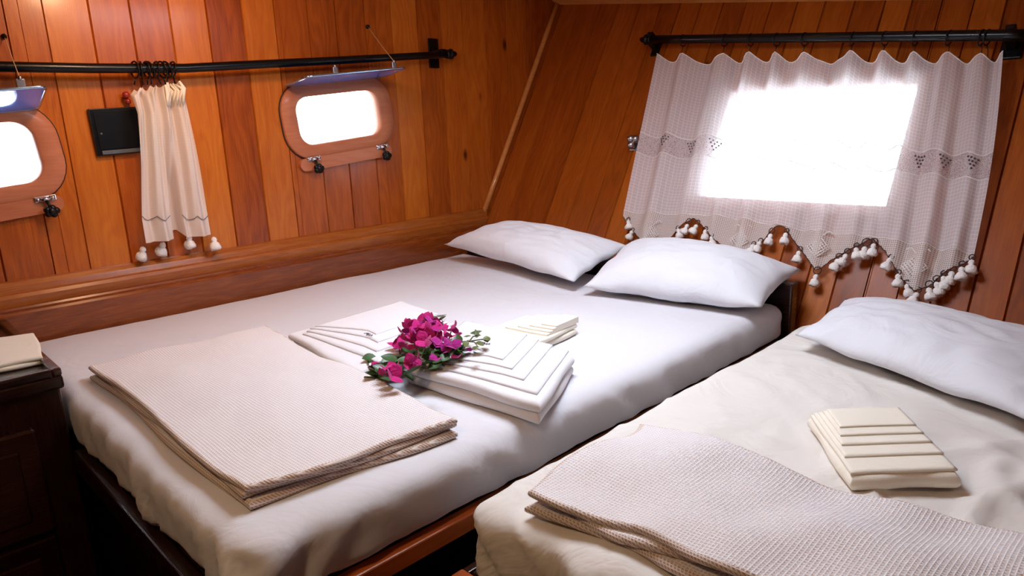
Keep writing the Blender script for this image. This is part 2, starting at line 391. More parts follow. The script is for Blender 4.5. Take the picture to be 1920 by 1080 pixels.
# ================================================================== WINDOWS
# ---- transom window behind the curtain
w = thing('window_3', tp((WX0+WX1)/2, WL0), kind='structure')
bm = nb()
def tbox(bm, x0, x1, l0, l1, d0, d1, bev=.003, axis='x'):
    T = Matrix.Translation(TB) @ Matrix(((1, 0, 0), (0, TL.y, TN.y), (0, TL.z, TN.z))).to_4x4()
    box(bm, x0, x1, l0, l1, d0, d1, bev, axis, T=T)
tbox(bm, WX0-.04, WX1+.04, WL1, WL1+.04, -.05, .005, .001); tbox(bm, WX0-.04, WX1+.04, WL0-.04, WL0, -.05, .005, .001)
tbox(bm, WX0-.04, WX0, WL0, WL1, -.05, .004, .001); tbox(bm, WX1, WX1+.04, WL0, WL1, -.05, .004, .001)
fin('window_frame', bm, M['trim'], w)
bm = nb(); tbox(bm, WX0, WX1, WL0, WL1, -.040, -.034, 0); fin('window_glass', bm, M['glass'], w)
# ---- portholes
def rrect(w_, h_, r, n=8):
    pts = []
    for cx, cy, a0 in ((w_/2-r, h_/2-r, 0), (-w_/2+r, h_/2-r, 90), (-w_/2+r, -h_/2+r, 180), (w_/2-r, -h_/2+r, 270)):
        for k in range(n+1):
            a = math.radians(a0+90*k/n); pts.append((cx+r*math.cos(a), cy+r*math.sin(a)))
    return pts
def porthole(name, cy, cz, hook_px, ang=7, hv=.137):
    w = thing(name, (-2.6, cy, cz-.12), kind='structure')
    ca, sa = math.cos(PA), math.sin(PA)
    Pl = lambda u, v, d: Vector((-2.6+d, cy+u*ca-v*sa, cz+u*sa+v*ca))
    def ring(prof, nm, m, cap=None):
        bm = nb(); L = []
        for (w_, h_, r, d) in prof: L.append([bm.verts.new(Pl(u, v, d)) for u, v in rrect(w_, h_, r)])
        fs = []
        for a, b in zip(L, L[1:]):
            for i in range(len(a)):
                f = bm.faces.new((a[i], a[(i+1) % len(a)], b[(i+1) % len(a)], b[i])); f.smooth = True; fs.append(f)
        bmesh.ops.recalc_face_normals(bm, faces=fs); setuv(bm, fs, 'y', .5)
        return fin(nm, bm, m, w)
    ring([(.515, .300, .115, .000), (.515, .300, .115, .012), (.509, .294, .112, .016), (.400, .200, .062, .016), (.386, .186, .055, .012), (.386, .186, .055, -.055), (.47, .27, .07, -.055), (.47, .27, .07, -.019)], 'port_frame', M['frame'])
    ring([(.524, .309, .120, .0005), (.524, .309, .120, .004), (.515, .300, .115, .004)], 'port_groove_strip', M['thread'])  # dark strip put in for the dark groove around the frame
    bm = nb(); v = [bm.verts.new(Pl(u, q, -.03)) for u, q in rrect(.384, .184, .054)]; v2 = [bm.verts.new(Pl(u, q, -.035)) for u, q in rrect(.384, .184, .054)]
    bm.faces.new(v); bm.faces.new(v2[::-1])
    for i in range(len(v)): bm.faces.new((v[i], v2[i], v2[(i+1) % len(v)], v[(i+1) % len(v)]))
    fin('port_glass', bm, M['glass'], w)
    # lower lip that carries the two clamps
    bm = nb(); pts = [(u, q-.166) for u, q in rrect(.44, .050, .024, 5)]
    A = [bm.verts.new(Pl(u, q, 0)) for u, q in pts]; B = [bm.verts.new(Pl(u, q, .018)) for u, q in pts]
    fs = [bm.faces.new(B), bm.faces.new(A[::-1])]+[bm.faces.new((A[i], A[(i+1) % len(A)], B[(i+1) % len(A)], B[i])) for i in range(len(A))]
    bmesh.ops.recalc_face_normals(bm, faces=fs); setuv(bm, fs, 'y', .4); fin('port_sill', bm, M['frame'], w)
    for u in (-.160, .172):
        bm = nb()
        for k in (-1, 0, 1): box(bm, 0, .006, -.030+.0, .030, -.009, .009, .002, T=Matrix.Translation(Pl(u, -.146, .017)) @ Matrix.Rotation(PA, 4, 'X')) if k == 0 else ball(bm, Pl(u+k*.020, -.146, .025), .0065)
        tube(bm, [Pl(u-.012, -.147, .028), Pl(u+.012, -.147, .028)], .007, 8)
        c = fin('clamp', bm, M['chrome'], w)
        bm = nb(); tube(bm, [Pl(u, -.147, .024), Pl(u+.003, -.165, .034), Pl(u+.004, -.178, .040)], .005, 8)
        for k in range(5):
            a = k*2*PI/5; ball(bm, Pl(u+.004+math.cos(a)*.013, -.186+math.sin(a)*.010, .040), .011, u=8, v=6)
        ball(bm, Pl(u+.004, -.186, .042), .014, u=8, v=6)
        fin('clamp_knob', bm, M['black'], c)
    # hinged glass lid, swung up and held open by a string
    la = math.radians(ang); dep = .185; W2 = .225
    def Ld(u, e, h): # u along, e out of the hinge, h thickness
        return Pl(u, hv + e*math.sin(la) + h*math.cos(la), .018 + e*math.cos(la) - h*math.sin(la))
    rr = [(u, q+dep/2) for u, q in rrect(W2*2, dep, .022, 6)]
    bm = nb(); A = [bm.verts.new(Ld(u, e, 0)) for u, e in rr]; B = [bm.verts.new(Ld(u, e, .008)) for u, e in rr]
    fs = [bm.faces.new(A), bm.faces.new(B[::-1])]+[bm.faces.new((A[i], A[(i+1) % len(A)], B[(i+1) % len(A)], B[i])) for i in range(len(A))]
    bmesh.ops.recalc_face_normals(bm, faces=fs)
    lid = fin('glass_lid', bm, M['lid'], w)
    bm = nb(); pr = [Ld(u, e, .004) for u, e in rr]; tube(bm, pr+[pr[0]], .0055, 6, caps=False); fin('lid_rim', bm, M['lidrim'], lid)
    for u in (-.105, .165):
        bm = nb()
        b0 = Ld(u, dep, .004); box(bm, -.004, .004, -.011, .011, 0, .026, .003, T=Matrix.Translation(b0)); tube(bm, [b0+Vector((-.006, 0, .028)), b0+Vector((.006, 0, .028))], .006, 8)
        fin('lid_clasp', bm, M['latchm'], lid)
    b0 = Ld(.165, dep, .004)+Vector((0, 0, .030)); h = onx(*hook_px, -2.592)
    bm = nb(); tube(bm, [h+(b0-h)*i/6-Vector((0, 0, .004*math.sin(PI*i/6))) for i in range(7)], .0013, 5); fin('lid_string', bm, M['string'], lid)
    bm = nb(); torus(bm, h+Vector((.004, 0, 0)), .006, .002, (0, 1, 0), 10, 5); ball(bm, h-Vector((.005, 0, 0)), .008); fin('string_hook', bm, M['black'], w)
    return w
porthole('window_1', *PORT[0], (8, 68), 17, .120)
porthole('window_2', *PORT[1], (690, 50))

# ================================================================== WALL FITTINGS
# black panel left of the small curtain
t = thing('black_panel', onx(212, 288, -2.6), 'square black glossy wall panel half hidden behind the small gathered curtain', 'panel')
T = Matrix.Translation((-2.6, .735, .615)) @ Matrix.Rotation(math.radians(2), 4, 'X')
bm = nb(); box(bm, 0, .018, -.085, .085, -.075, .075, .003, T=T); fin('panel_frame', bm, M['black'], t)
bm = nb(); box(bm, .018, .020, -.073, .073, -.055, .066, .001, T=T); fin('panel_glass', bm, M['panelb'], t)
bm = nb(); box(bm, .0182, .0205, -.070, .073, -.071, -.059, .001, T=T); ball(bm, T @ Vector((.020, -.062, -.005)), .004); fin('panel_slot', bm, M['grey'], t)
bm = nb(); p = onx(234, 182, -2.59); tube(bm, [p+Vector((-.012, 0, 0)), p+Vector((.012, 0, 0))], .006, 8); ball(bm, p+Vector((.016, 0, .006)), .012); ball(bm, p+Vector((.012, .004, -.014)), .010)
tag(fin('wall_knob', bm, M['red']), 'small dark red knob on the wall just above the black panel', 'knob')
# silver latch on the transom
pl = ont(1192, 270, 0)
t = thing('window_latch', pl, 'small silver lobed latch on the plank wall left of the wide lace curtain', 'latch')
X_, L_ = tc(pl)
bm = nb(); tbox(bm, X_-.020, X_+.020, L_-.032, L_+.032, 0, .006, .002); fin('latch_plate', bm, M['latchm'], t)
bm = nb(); tube(bm, [tp(X_, L_, .004), tp(X_, L_, .026)], .007, 8)
for a in range(3):
    an = a*2*PI/3+.5; ball(bm, tp(X_+math.cos(an)*.014, L_+math.sin(an)*.019, .027), .018, u=10, v=7)
fin('latch_knob', bm, M['latchm'], t)

# ---- curtain rod on the hull wall, bowed with the hull
RX = -2.535
rp = [onx(-140, 126, RX), onx(0, 125, RX), onx(170, 128, RX), onx(345, 128, RX), onx(480, 121, RX), onx(640, 113, RX), onx(800, 104, RX), onx(836, 102, RX)]
t = thing('curtain_rod', onx(815, 125, -2.6), 'long bowed black curtain rod along the porthole wall', 'curtain rod', 'black curtain rods')
bm = nb(); tube(bm, rp, .0155, 12); fin('rod', bm, M['black'], t)
def finial(p, d, par):
    bm = nb(); d = d.normalized()
    tube(bm, [p+d*x for x in (0, .004, .006, .012, .020, .030, .036, .040, .050, .060, .066)], [.012, .020, .020, .012, .022, .024, .016, .012, .013, .008, .002], 12)
    fin('finial', bm, M['black'], par)
finial(rp[-1], rp[-1]-rp[-2], t)
pb = onx(812, 101, -2.6)
part('bracket', M['black'], t, (-2.6, -2.592, pb.y-.028, pb.y+.028, pb.z-.062, pb.z+.066), (-2.6, RX+.014, pb.y-.014, pb.y+.014, pb.z-.022, pb.z+.014), bev=.003)
# ---- rod on the transom
t = thing('curtain_rod', ont(1225, 110, 0), 'straight black curtain rod above the wide lace window curtain', 'curtain rod', 'black curtain rods')
RO = .07
q0, q1 = ont(1222, 74, RO), ont(1892, 66, RO)
bm = nb(); tube(bm, [q0+(q1-q0)*i/8 for i in range(9)]+[q1+(q1-q0).normalized()*.05], .0175, 12); fin('rod', bm, M['black'], t)
finial(q0, q0-q1, t)
for px, py, w_ in ((1228, 78, .02), (1898, 72, .03)):
    X_, L_ = tc(ont(px, py, .03)); bm = nb()
    tbox(bm, X_-w_, X_+w_, L_-.055, L_+.045, 0, .010); tbox(bm, X_-.014, X_+.014, L_-.03, L_+.016, 0, RO+.012); fin('bracket', bm, M['black'], t)

# ================================================================== CURTAINS
def tassel_bm(p, r, down=Vector((0, 0, -1)), seed=0):
    rnd = random.Random(seed); bm = nb(); n = 9; H = r*2.5
    tilt = Vector((rnd.uniform(-.5, .45), rnd.uniform(-.3, .2), 0)); dn = (down+tilt).normalized()
    a = dn.orthogonal().normalized(); b = dn.cross(a)
    prof = [(0, .10), (.10, .42), (.28, .55), (.36, .38), (.5, .75), (.72, 1.0), (.92, .98), (1.0, .7), (.98, .0)]
    L = []
    for (h, rr) in prof:
        L.append([bm.verts.new(p+dn*h*H*(1+rnd.uniform(-.05, .05))+(a*math.cos(2*PI*k/n)+b*math.sin(2*PI*k/n))*rr*r*(1+rnd.uniform(-.16, .16)*(h > .4))) for k in range(n)])
    for x, y in zip(L, L[1:]):
        for k in range(n): f = bm.faces.new((x[k], x[(k+1) % n], y[(k+1) % n], y[k])); f.smooth = True
    return bm
# ---- wide lace curtain on the transom
OFF = .036
t = thing('lace_curtain', tp(-1.1, .3, OFF), 'wide sheer white curtain with lace band and tasselled crochet points over the bright window', 'curtain', 'white cotton curtains')
pk = [1236, 1281, 1359, 1408, 1457, 1509, 1599, 1660, 1717, 1780, 1841, 1883]
pky = [104, 103, 103, 101, 102, 102, 100, 100, 102, 100, 102, 103]
def top_px(x):
    for a, b, ya, yb in zip(pk, pk[1:], pky, pky[1:]):
        if x <= b+1e-6:
            k = (x-a)/(b-a); return ya+(yb-ya)*k + 13*math.sin(PI*k)**1.2*min(1, (b-a)/60)
    return 103
botc = [(0, (1174, 397)), (.27, (1353, 405)), (.51, (1512, 431)), (.71, (1641, 444)), (1, (1826, 476))]
def bot_pt(s):
    for (a, pa), (b, pb_) in zip(botc, botc[1:]):
        if s <= b+1e-9: k = (s-a)/(b-a); return pa[0]+(pb_[0]-pa[0])*k, pa[1]+(pb_[1]-pa[1])*k
ringS = [(x-1236)/(1883-1236) for x in pk]
def fold(s, tt):
    k = 0
    for a, b in zip(ringS, ringS[1:]):
        if s <= b+1e-9: k = (s-a)/(b-a); break
    w1 = .018*math.cos(2*PI*k)*(1-.45*tt)
    w2 = (.006+.008*(s > .72)*min(1, (s-.72)*8))*math.sin(s*71+2.1*tt+1.3*math.sin(s*9))*(.3+tt) + .004*math.sin(s*143+3)
    return w1+w2
def CP(s, tt, extra=0):
    xt = 1236+(1883-1236)*s; A = ont(xt, top_px(xt), OFF); B = ont(*bot_pt(s), OFF)
    bow = Vector((.012*math.sin(PI*tt)*(1 if s > .9 else 0)*(s-.9)*10, 0, 0))
    P_ = A.lerp(B, tt)+bow
    return P_ + TN*(fold(s, tt)+extra)
def cuv(s, tt): return (s*1.30, tt*.66)
B0, B1 = .515, .640
bm = nb(); sheet(bm, lambda s, q: CP(s, q*B0), 150, 30, lambda s, q: cuv(s, q*B0)); sheet(bm, lambda s, q: CP(s, B1+q*(1-B1)), 150, 20, lambda s, q: cuv(s, B1+q*(1-B1)))
fin('curtain_panel', bm, M['voile'], t)
bm = nb(); sheet(bm, lambda s, q: CP(s, B0+q*(B1-B0)), 150, 6, lambda s, q: cuv(s, B0+q*(B1-B0))); fin('lace_band', bm, M['band'], t)
bm = nb()
for tt in (B0, B1, .999): tube(bm, [CP(i/90, tt, .001) for i in range(91)], .0016, 4)
tube(bm, [CP(i/120, .003, .001) for i in range(121)], .002, 4)
fin('curtain_hem', bm, M['tassel'], t)
# small grape motifs in the lace band
for s in (.07, .14, .21, .80, .875, .95):
    bm = nb()
    for r_i, cnt in enumerate((4, 3, 2, 1)):
        for c in range(cnt): ball(bm, CP(s+(c-(cnt-1)/2)*.0085, B0+.025+r_i*.018, .002), .0032, u=6, v=4)
    fin('grape_motif', bm, M['embroid'], t)
# crochet points: outline of the bottom edge, in picture order along the hem
low = [(1172, 408), (1184, 430), (1225, 472), (1262, 442), (1282, 420), (1302, 408), (1320, 425), (1340, 448), (1385, 482), (1425, 456), (1445, 434), (1468, 419), (1490, 452), (1512, 480), (1531, 507), (1556, 488), (1580, 476), (1607, 460), (1637, 446), (1660, 470), (1675, 495), (1692, 522), (1717, 547), (1742, 532), (1770, 512), (1800, 497), (1828, 480)]
lowX = [tc(ont(x, y, OFF)) for x, y in low]
def lace_pt(s, q):
    xb = bot_pt(s)[0]; A = CP(s, 1.0); X_ = A.x
    L2 = lerp(lowX, X_); L1 = tc(A)[1]
    zz = .0035*abs(math.sin(s*2*PI*34))
    return tp(X_, L1+(min(L2-zz, L1-.004)-L1)*q, OFF+fold(s, 1.0)*(1-q*.5)+.002)
bm = nb(); sheet(bm, lace_pt, 220, 12, lambda s, q: ((lambda p: (p[0], p[1]))(tc(lace_pt(s, q))))); fin('crochet_edge', bm, M['lace'], t)
bm = nb(); tube(bm, [lace_pt(i/260, 1)+TN*.001 for i in range(261)], .0013, 4)
# looped cord between the tassels
tas = [(1178, 412), (1186, 432), (1271, 428), (1290, 420), (1307, 421), (1323, 430), (1334, 442), (1413, 458), (1426, 452), (1446, 438), (1474, 436), (1499, 470), (1531, 514), (1572, 485), (1588, 476), (1605, 464), (1623, 462), (1639, 456), (1671, 483), (1684, 513), (1700, 532), (1721, 548), (1741, 539), (1755, 528), (1769, 517), (1786, 508), (1803, 500), (1822, 486), (1240, 455), (1205, 448), (1372, 474), (1392, 478)]
tp3 = []
for i, (x, y) in enumerate(tas):
    p = ont(x, y, OFF+.006); tp3.append(p)
    X_, L_ = tc(p); Lq = lerp(lowX, X_); q = tp(X_, max(Lq, L_)+.004, OFF+.004)
    torus(bm, p.lerp(q, .5)+TN*.002, max(.008, (p-q).length*.5), .0017, TN, 12, 4)
fin('loop_cord', bm, M['thread'], t)
# filet crochet diamonds with a little bow above, thicker thread than the ground
for cx, cy in ((1222, 440), (1388, 452), (1536, 466), (1716, 502)):
    bm = nb(); X_, L_ = tc(ont(cx, cy, OFF)); h = .036
    for k in range(-3, 4):
        o1 = k*h/3.0
        for sg in (1, -1): tube(bm, [tp(X_+(o1-h)/2, L_+(o1+h)/2*sg, OFF+.011), tp(X_+(o1+h)/2, L_+(o1-h)/2*sg, OFF+.011)], .0015, 4)
    for sg in (-1, 1): tube(bm, [tp(X_+sg*(.004+.030*u), L_+h+.004+.018*math.sin(u*PI*.8), OFF+.011) for u in (0, .25, .5, .75, 1)], .0017, 4)
    fin('crochet_diamond', bm, M['tassel'], t)
for i, p in enumerate(tp3): fin('tassel', tassel_bm(p, .0165, (-TL*1.0+Vector((0, 0, -.4))).normalized(), i), M['tassel'], t)
for i, x in enumerate(pk[1:-1]+[1852]):
    s = (x-1236)/(1883-1236); r0 = ont(x, 74-8*(x-1222)/670, RO); bm = nb()
    torus(bm, r0-Vector((0, 0, .006)), .0235, .0022, (q1-q0)+Vector((0, random.uniform(-.2, .2), random.uniform(-.1, .1))), 16, 5)
    c = CP(min(s, 1), 0.004); tube(bm, [r0-Vector((0, 0, .024)), (r0-Vector((0, 0, .024))).lerp(c, .5)+Vector((.003, -.004, 0)), c], .0015, 4)
    fin('curtain_ring', bm, M['black'], t)
# ---- small gathered curtain on the hull wall
t = thing('gathered_curtain', onx(325, 455, -2.55), 'narrow cotton curtain gathered to a bunch on the left rod beside the black panel', 'curtain', 'white cotton curtains')
Lt = [(0, (250, 168)), (.05, (242, 178)), (.12, (247, 195)), (.2, (252, 213)), (.5, (259, 310)), (.85, (262, 410)), (1, (270, 455))]
Rt = [(0, (338, 158)), (.05, (345, 168)), (.2, (355, 213)), (.5, (374, 310)), (.85, (392, 410)), (1, (397, 440))]
def lp2(tab, q): return lerp([(a, b[0]) for a, b in tab], q), lerp([(a, b[1]) for a, b in tab], q)
def SC(s, q):
    (xl, yl), (xr, yr) = lp2(Lt, q), lp2(Rt, q)
    x = xl+(xr-xl)*s; y = yl+(yr-yl)*s
    gap = 1/(1+math.exp(-(s-.485)*90))/(1+math.exp((s-.60)*70))*min(1, max(0, (q-.28)/.35))
    y -= gap*14*max(0, (q-.6)/.4)
    y += (3*math.sin(s*60)+2*math.sin(s*33))*(1 if q < .03 else max(0, 1-q*9))
    n_ = 3.6
    dep = .055+.020*math.sin(s*2*PI*n_+.9*q+1.2*math.sin(q*3))*(1-.3*q)+.006*math.sin(s*2*PI*9+q*3)*(1-q*.7)-.085*gap + .014*math.exp(-((s-.25)/.2)**2)
    dep += .010*math.sin(q*5+s*6)*(1-q)
    p = onx(x, y, -2.6+.06)
    return Vector((-2.6+max(.006, dep+.01), p.y, p.z))
bm = nb(); sheet(bm, lambda s, q: SC(s, q*.84), 110, 50, lambda s, q: (s*.5, q*.5)); fin('curtain_panel', bm, M['gauze'], t)
bm = nb(); sheet(bm, lambda s, q: SC(s, .84+q*.16), 110, 10, lambda s, q: (s*.5, q*.1)); fin('crochet_edge', bm, M['gauze'], t)
bm = nb()
for lo_, hi_ in ((.0, .44), (.62, 1.0)):
    tube(bm, [SC(lo_+(hi_-lo_)*i/16, .83+.03*abs(math.sin(i*PI/8)))+Vector((.003, 0, 0)) for i in range(17)], .0012, 4)
fin('curtain_hem', bm, M['embroid'] if False else M['grey'], t)
for i in range(9):       # gathered frill and tape at the head
    s = .62+i*.035
    bm = nb() if i == 0 else bm
    tube(bm, [SC(s, .0)+Vector((.012, 0, .004)), SC(s+.03, .05)+Vector((.018, 0, 0)), SC(s-.01, .10)+Vector((.012, 0, 0)), SC(s-.03, .15)+Vector((.006, 0, 0))], [.004, .007, .005, .002], 5)
fin('head_frill', bm, M['cream'], t)
for i, (x, y, X_) in enumerate(((269, 462, -2.555), (306, 454, -2.55), (354, 440, -2.565), (400, 444, -2.55))):
    p = onx(x, y, X_)
    q = fin('tassel', tassel_bm(p, .020, Vector((0, 0, -1)), 90+i), M['tassel'], t)
for i, y_ in enumerate((252, 263, 274, 281, 292, 303, 312, 322)):
    c = onx(y_, 126, RX); bm = nb()
    torus(bm, c-Vector((0, 0, .008)), .026, .0032, (random.uniform(-.3, .3), 1, random.uniform(-.35, .35)), 16, 5)
    tube(bm, [c-Vector((0, 0, .030)), c-Vector((.0, random.uniform(-.01, .01), .055))], .0025, 4); fin('curtain_ring', bm, M['black'], t)

# ================================================================== BEDS
def platform(x0, x1, y0, y1, ztop, label, rail_x=True, front_l=None):
    t = thing('bed_platform', ((x0+x1)/2, (y0+y1)/2, Z0), label, 'bed', 'built-in wooden bed platforms')
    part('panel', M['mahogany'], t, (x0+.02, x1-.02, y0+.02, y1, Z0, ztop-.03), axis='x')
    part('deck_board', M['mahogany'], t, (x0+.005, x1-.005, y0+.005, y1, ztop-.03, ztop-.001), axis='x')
    return t
t = platform(-2.498, -.945, .325, 2.10, -.122, 'dark mahogany base under the double mattress with orange side rail')
part('front_rail', M['mahogany'], t, (-1.83, -.945, .300, .328, -.178, -.122), bev=.004, axis='x')
part('side_rail', M['rail'], t, (-.945, -.916, .300, 2.10, -.160, -.124), bev=.003, axis='y')
t = platform(-.865, .16, .70, 2.12, -.195, 'dark mahogany base under the single mattress on the right')
part('front_rail', M['rail'], t, (-.885, .16, .672, .702, -.245, -.197), bev=.004, axis='x')
part('side_panel', M['mahogany'], t, (-.883, -.866, .70, 2.12, -.24, -.197), bev=.002)
# headboard box behind the double mattress
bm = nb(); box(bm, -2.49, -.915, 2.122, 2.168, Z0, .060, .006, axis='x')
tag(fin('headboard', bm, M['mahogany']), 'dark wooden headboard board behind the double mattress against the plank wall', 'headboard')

def mattress(x0, x1, y0, y1, z0, z1, name, m, label, amp, r=.045, crown=.0, seed=0, side_wr=1.0):
    bm = nb(); nx, ny, nz = 72, 84, 8
    cx, cy = (x0+x1)/2, (y0+y1)/2; hx, hy = (x1-x0)/2, (y1-y0)/2
    def rc(u, v, lvl):
        return 0
    idx = {}
    def P(x, y, z): # project cube point to rounded box
        rx, ry = max(x0+r, min(x1-r, x)), max(y0+r, min(y1-r, y)); rz = max(z0+r*.55, min(z1-r*.9, z))
        d = Vector((x-rx, y-ry, (z-rz)*1.0))
        mx = max(abs(d.x)/r, abs(d.y)/r, abs(d.z)/(r*.9) if z > rz else abs(d.z)/(r*.55))
        if d.length > 1e-9: 
            dn = d.normalized(); k = mx
            q = Vector((rx+dn.x*r*k, ry+dn.y*r*k, rz+dn.z*(r*.9 if z > rz else r*.55)*k))
        else: q = Vector((rx, ry, rz))
        n = Vector((q.x*5+seed, q.y*5, q.z*5))
        top = max(0, min(1, (q.z-(z1-r))/r))
        # wrinkles
        w = noise.fractal(Vector((q.x*3.2+seed, q.y*3.2, q.z*3)), .8, 2.2, 4)*amp*top
        eb = min((x1-q.x), (q.y-y0)); side = (1-top)
        ef = max(0, 1-(q.y-y0)/.10); er = max(0, 1-(x1-q.x)/.10)
        rid = (abs(noise.noise(Vector((q.x*16+q.z*14+seed, q.y*7, q.z*5))))-.25)*.020*ef + (abs(noise.noise(Vector((q.x*3, q.y*13+q.z*14+seed, q.z*5))))-.25)*.013*er
        rid *= side_wr*(.35+side)
        corner = math.exp(-(((q.x-x1)/.16)**2+((q.y-y0)/.16)**2)); rid += corner*.013*math.sin(q.z*50+(q.x-q.y)*60)*side*side_wr
        if side_wr > 1.5: w += max(0, .5-2.2*abs(noise.noise(Vector((q.x*7+q.y*3, q.y*5-q.x*4, 1.7)))))*.055*math.exp(-(((q.x+.16)/.24)**2+((q.y-1.30)/.26)**2))*top + max(0, .3-2*abs(noise.noise(Vector((q.x*4, q.y*6+q.x*3, 4.1)))))*.020*top
        q.z += w + crown*(1-((q.x-cx)/hx)**2)*(1-((q.y-cy)/hy)**2)*top
        bul = .010*math.sin(PI*max(0, min(1, (q.z-z0)/(z1-z0))))
        if er > 0: q.x += rid
        if ef > 0: q.y -= rid
        return q
    def vert(i, j, k):
        key = (i, j, k)
        if key not in idx:
            # denser near the borders
            e = lambda a, n: .5-.5*math.cos(PI*a/n) if False else a/n
            x = x0+(x1-x0)*i/nx; y = y0+(y1-y0)*j/ny; z = z0+(z1-z0)*k/nz
            idx[key] = bm.verts.new(P(x, y, z))
        return idx[key]
    def quad(a, b, c, d):
        f = bm.faces.new((vert(*a), vert(*b), vert(*c), vert(*d))); f.smooth = True
    for i in range(nx):
        for j in range(ny):
            quad((i, j, nz), (i+1, j, nz), (i+1, j+1, nz), (i, j+1, nz)); quad((i, j, 0), (i, j+1, 0), (i+1, j+1, 0), (i+1, j, 0))
        for k in range(nz):
            quad((i, 0, k), (i+1, 0, k), (i+1, 0, k+1), (i, 0, k+1)); quad((i, ny, k), (i, ny, k+1), (i+1, ny, k+1), (i+1, ny, k))
    for j in range(ny):
        for k in range(nz):
            quad((0, j, k), (0, j, k+1), (0, j+1, k+1), (0, j+1, k)); quad((nx, j, k), (nx, j+1, k), (nx, j+1, k+1), (nx, j, k+1))
    return tag(fin(name, bm, m), label, 'mattress', 'mattresses in fitted sheets')
mattress(-2.496, -.922, .318, 2.112, -.121, 0, 'mattress', M['sheet'], 'double mattress in a smooth white fitted sheet beside the ledge', .003, seed=3)
mattress(-.862, .15, .69, 2.09, -.194, -.045, 'mattress', M['sheet2'], 'single mattress in a rumpled cream white sheet, at the right', .010, seed=11, side_wr=2.2)

def pillow(c00, c10, c11, c01, th, m, label, seed):
    """corners: near-left, near-right, far-right, far-left (world points of the seam)"""
    t_ = [Vector(c) for c in (c00, c10, c11, c01)]; bm = nb(); n = 44
    nrm = ((t_[1]-t_[0]).cross(t_[3]-t_[0])).normalized()
    def Q(u, v, sg):
        # edges curve inwards a little between the ears
        pin = .055
        uu = u*(1-pin*(1-v*v)*(abs(u))); vv = v*(1-pin*1.2*(1-u*u)*abs(v))
        a, b = (uu+1)/2, (vv+1)/2
        p = t_[0]*(1-a)*(1-b)+t_[1]*a*(1-b)+t_[2]*a*b+t_[3]*(1-a)*b
        h = (max(0, 1-abs(u)**2.6)**.62)*(max(0, 1-abs(v)**2.6)**.62)
        wr = 1+.10*noise.noise(Vector((u*2+seed, v*2, sg)))
        edge = max(abs(u), abs(v))
        rad = .007*noise.noise(Vector((u*6+seed, v*6, 0)))*h + .004*math.sin((u*9 if abs(v) > abs(u) else v*9)+seed)*max(0, edge-.5)*2*(h > 0)
        return p+nrm*(sg*h*th*wr*(1 if sg > 0 else .55)+rad)
    top = [[bm.verts.new(Q(-1+2*i/n, -1+2*j/n, 1)) for i in range(n+1)] for j in range(n+1)]
    bot = [[top[j][i] if i in (0, n) or j in (0, n) else bm.verts.new(Q(-1+2*i/n, -1+2*j/n, -1)) for i in range(n+1)] for j in range(n+1)]
    for j in range(n):
        for i in range(n):
            for g, o in ((top, 0), (bot, 1)):
                q = [g[j][i], g[j][i+1], g[j+1][i+1], g[j+1][i]]
                f = bm.faces.new(q if not o else q[::-1]); f.smooth = True
    return tag(fin('pillow', bm, m), label, 'pillow', 'white pillows at the head of the beds')
pillow(onz(832, 458, .075), onz(1076, 529, .040), ont(1184, 462, .11), onz(955, 418, .17), .088, M['pillow'], 'white pillow in the corner against the ledge, leftmost of the three', 1)
pillow(onz(1092, 538, .035), onz(1428, 578, .040), ont(1503, 506, .05), ont(1180, 454, .10), .100, M['pillow'], 'plump white pillow at the right head corner of the double mattress', 5)
pillow(onz(1490, 628, .0), onz(2010, 820, .0), ont(2100, 668, .06), ont(1585, 560, .05), .08, M['pillow'], 'large white pillow on the single bed, cut off by the right of the view', 9)

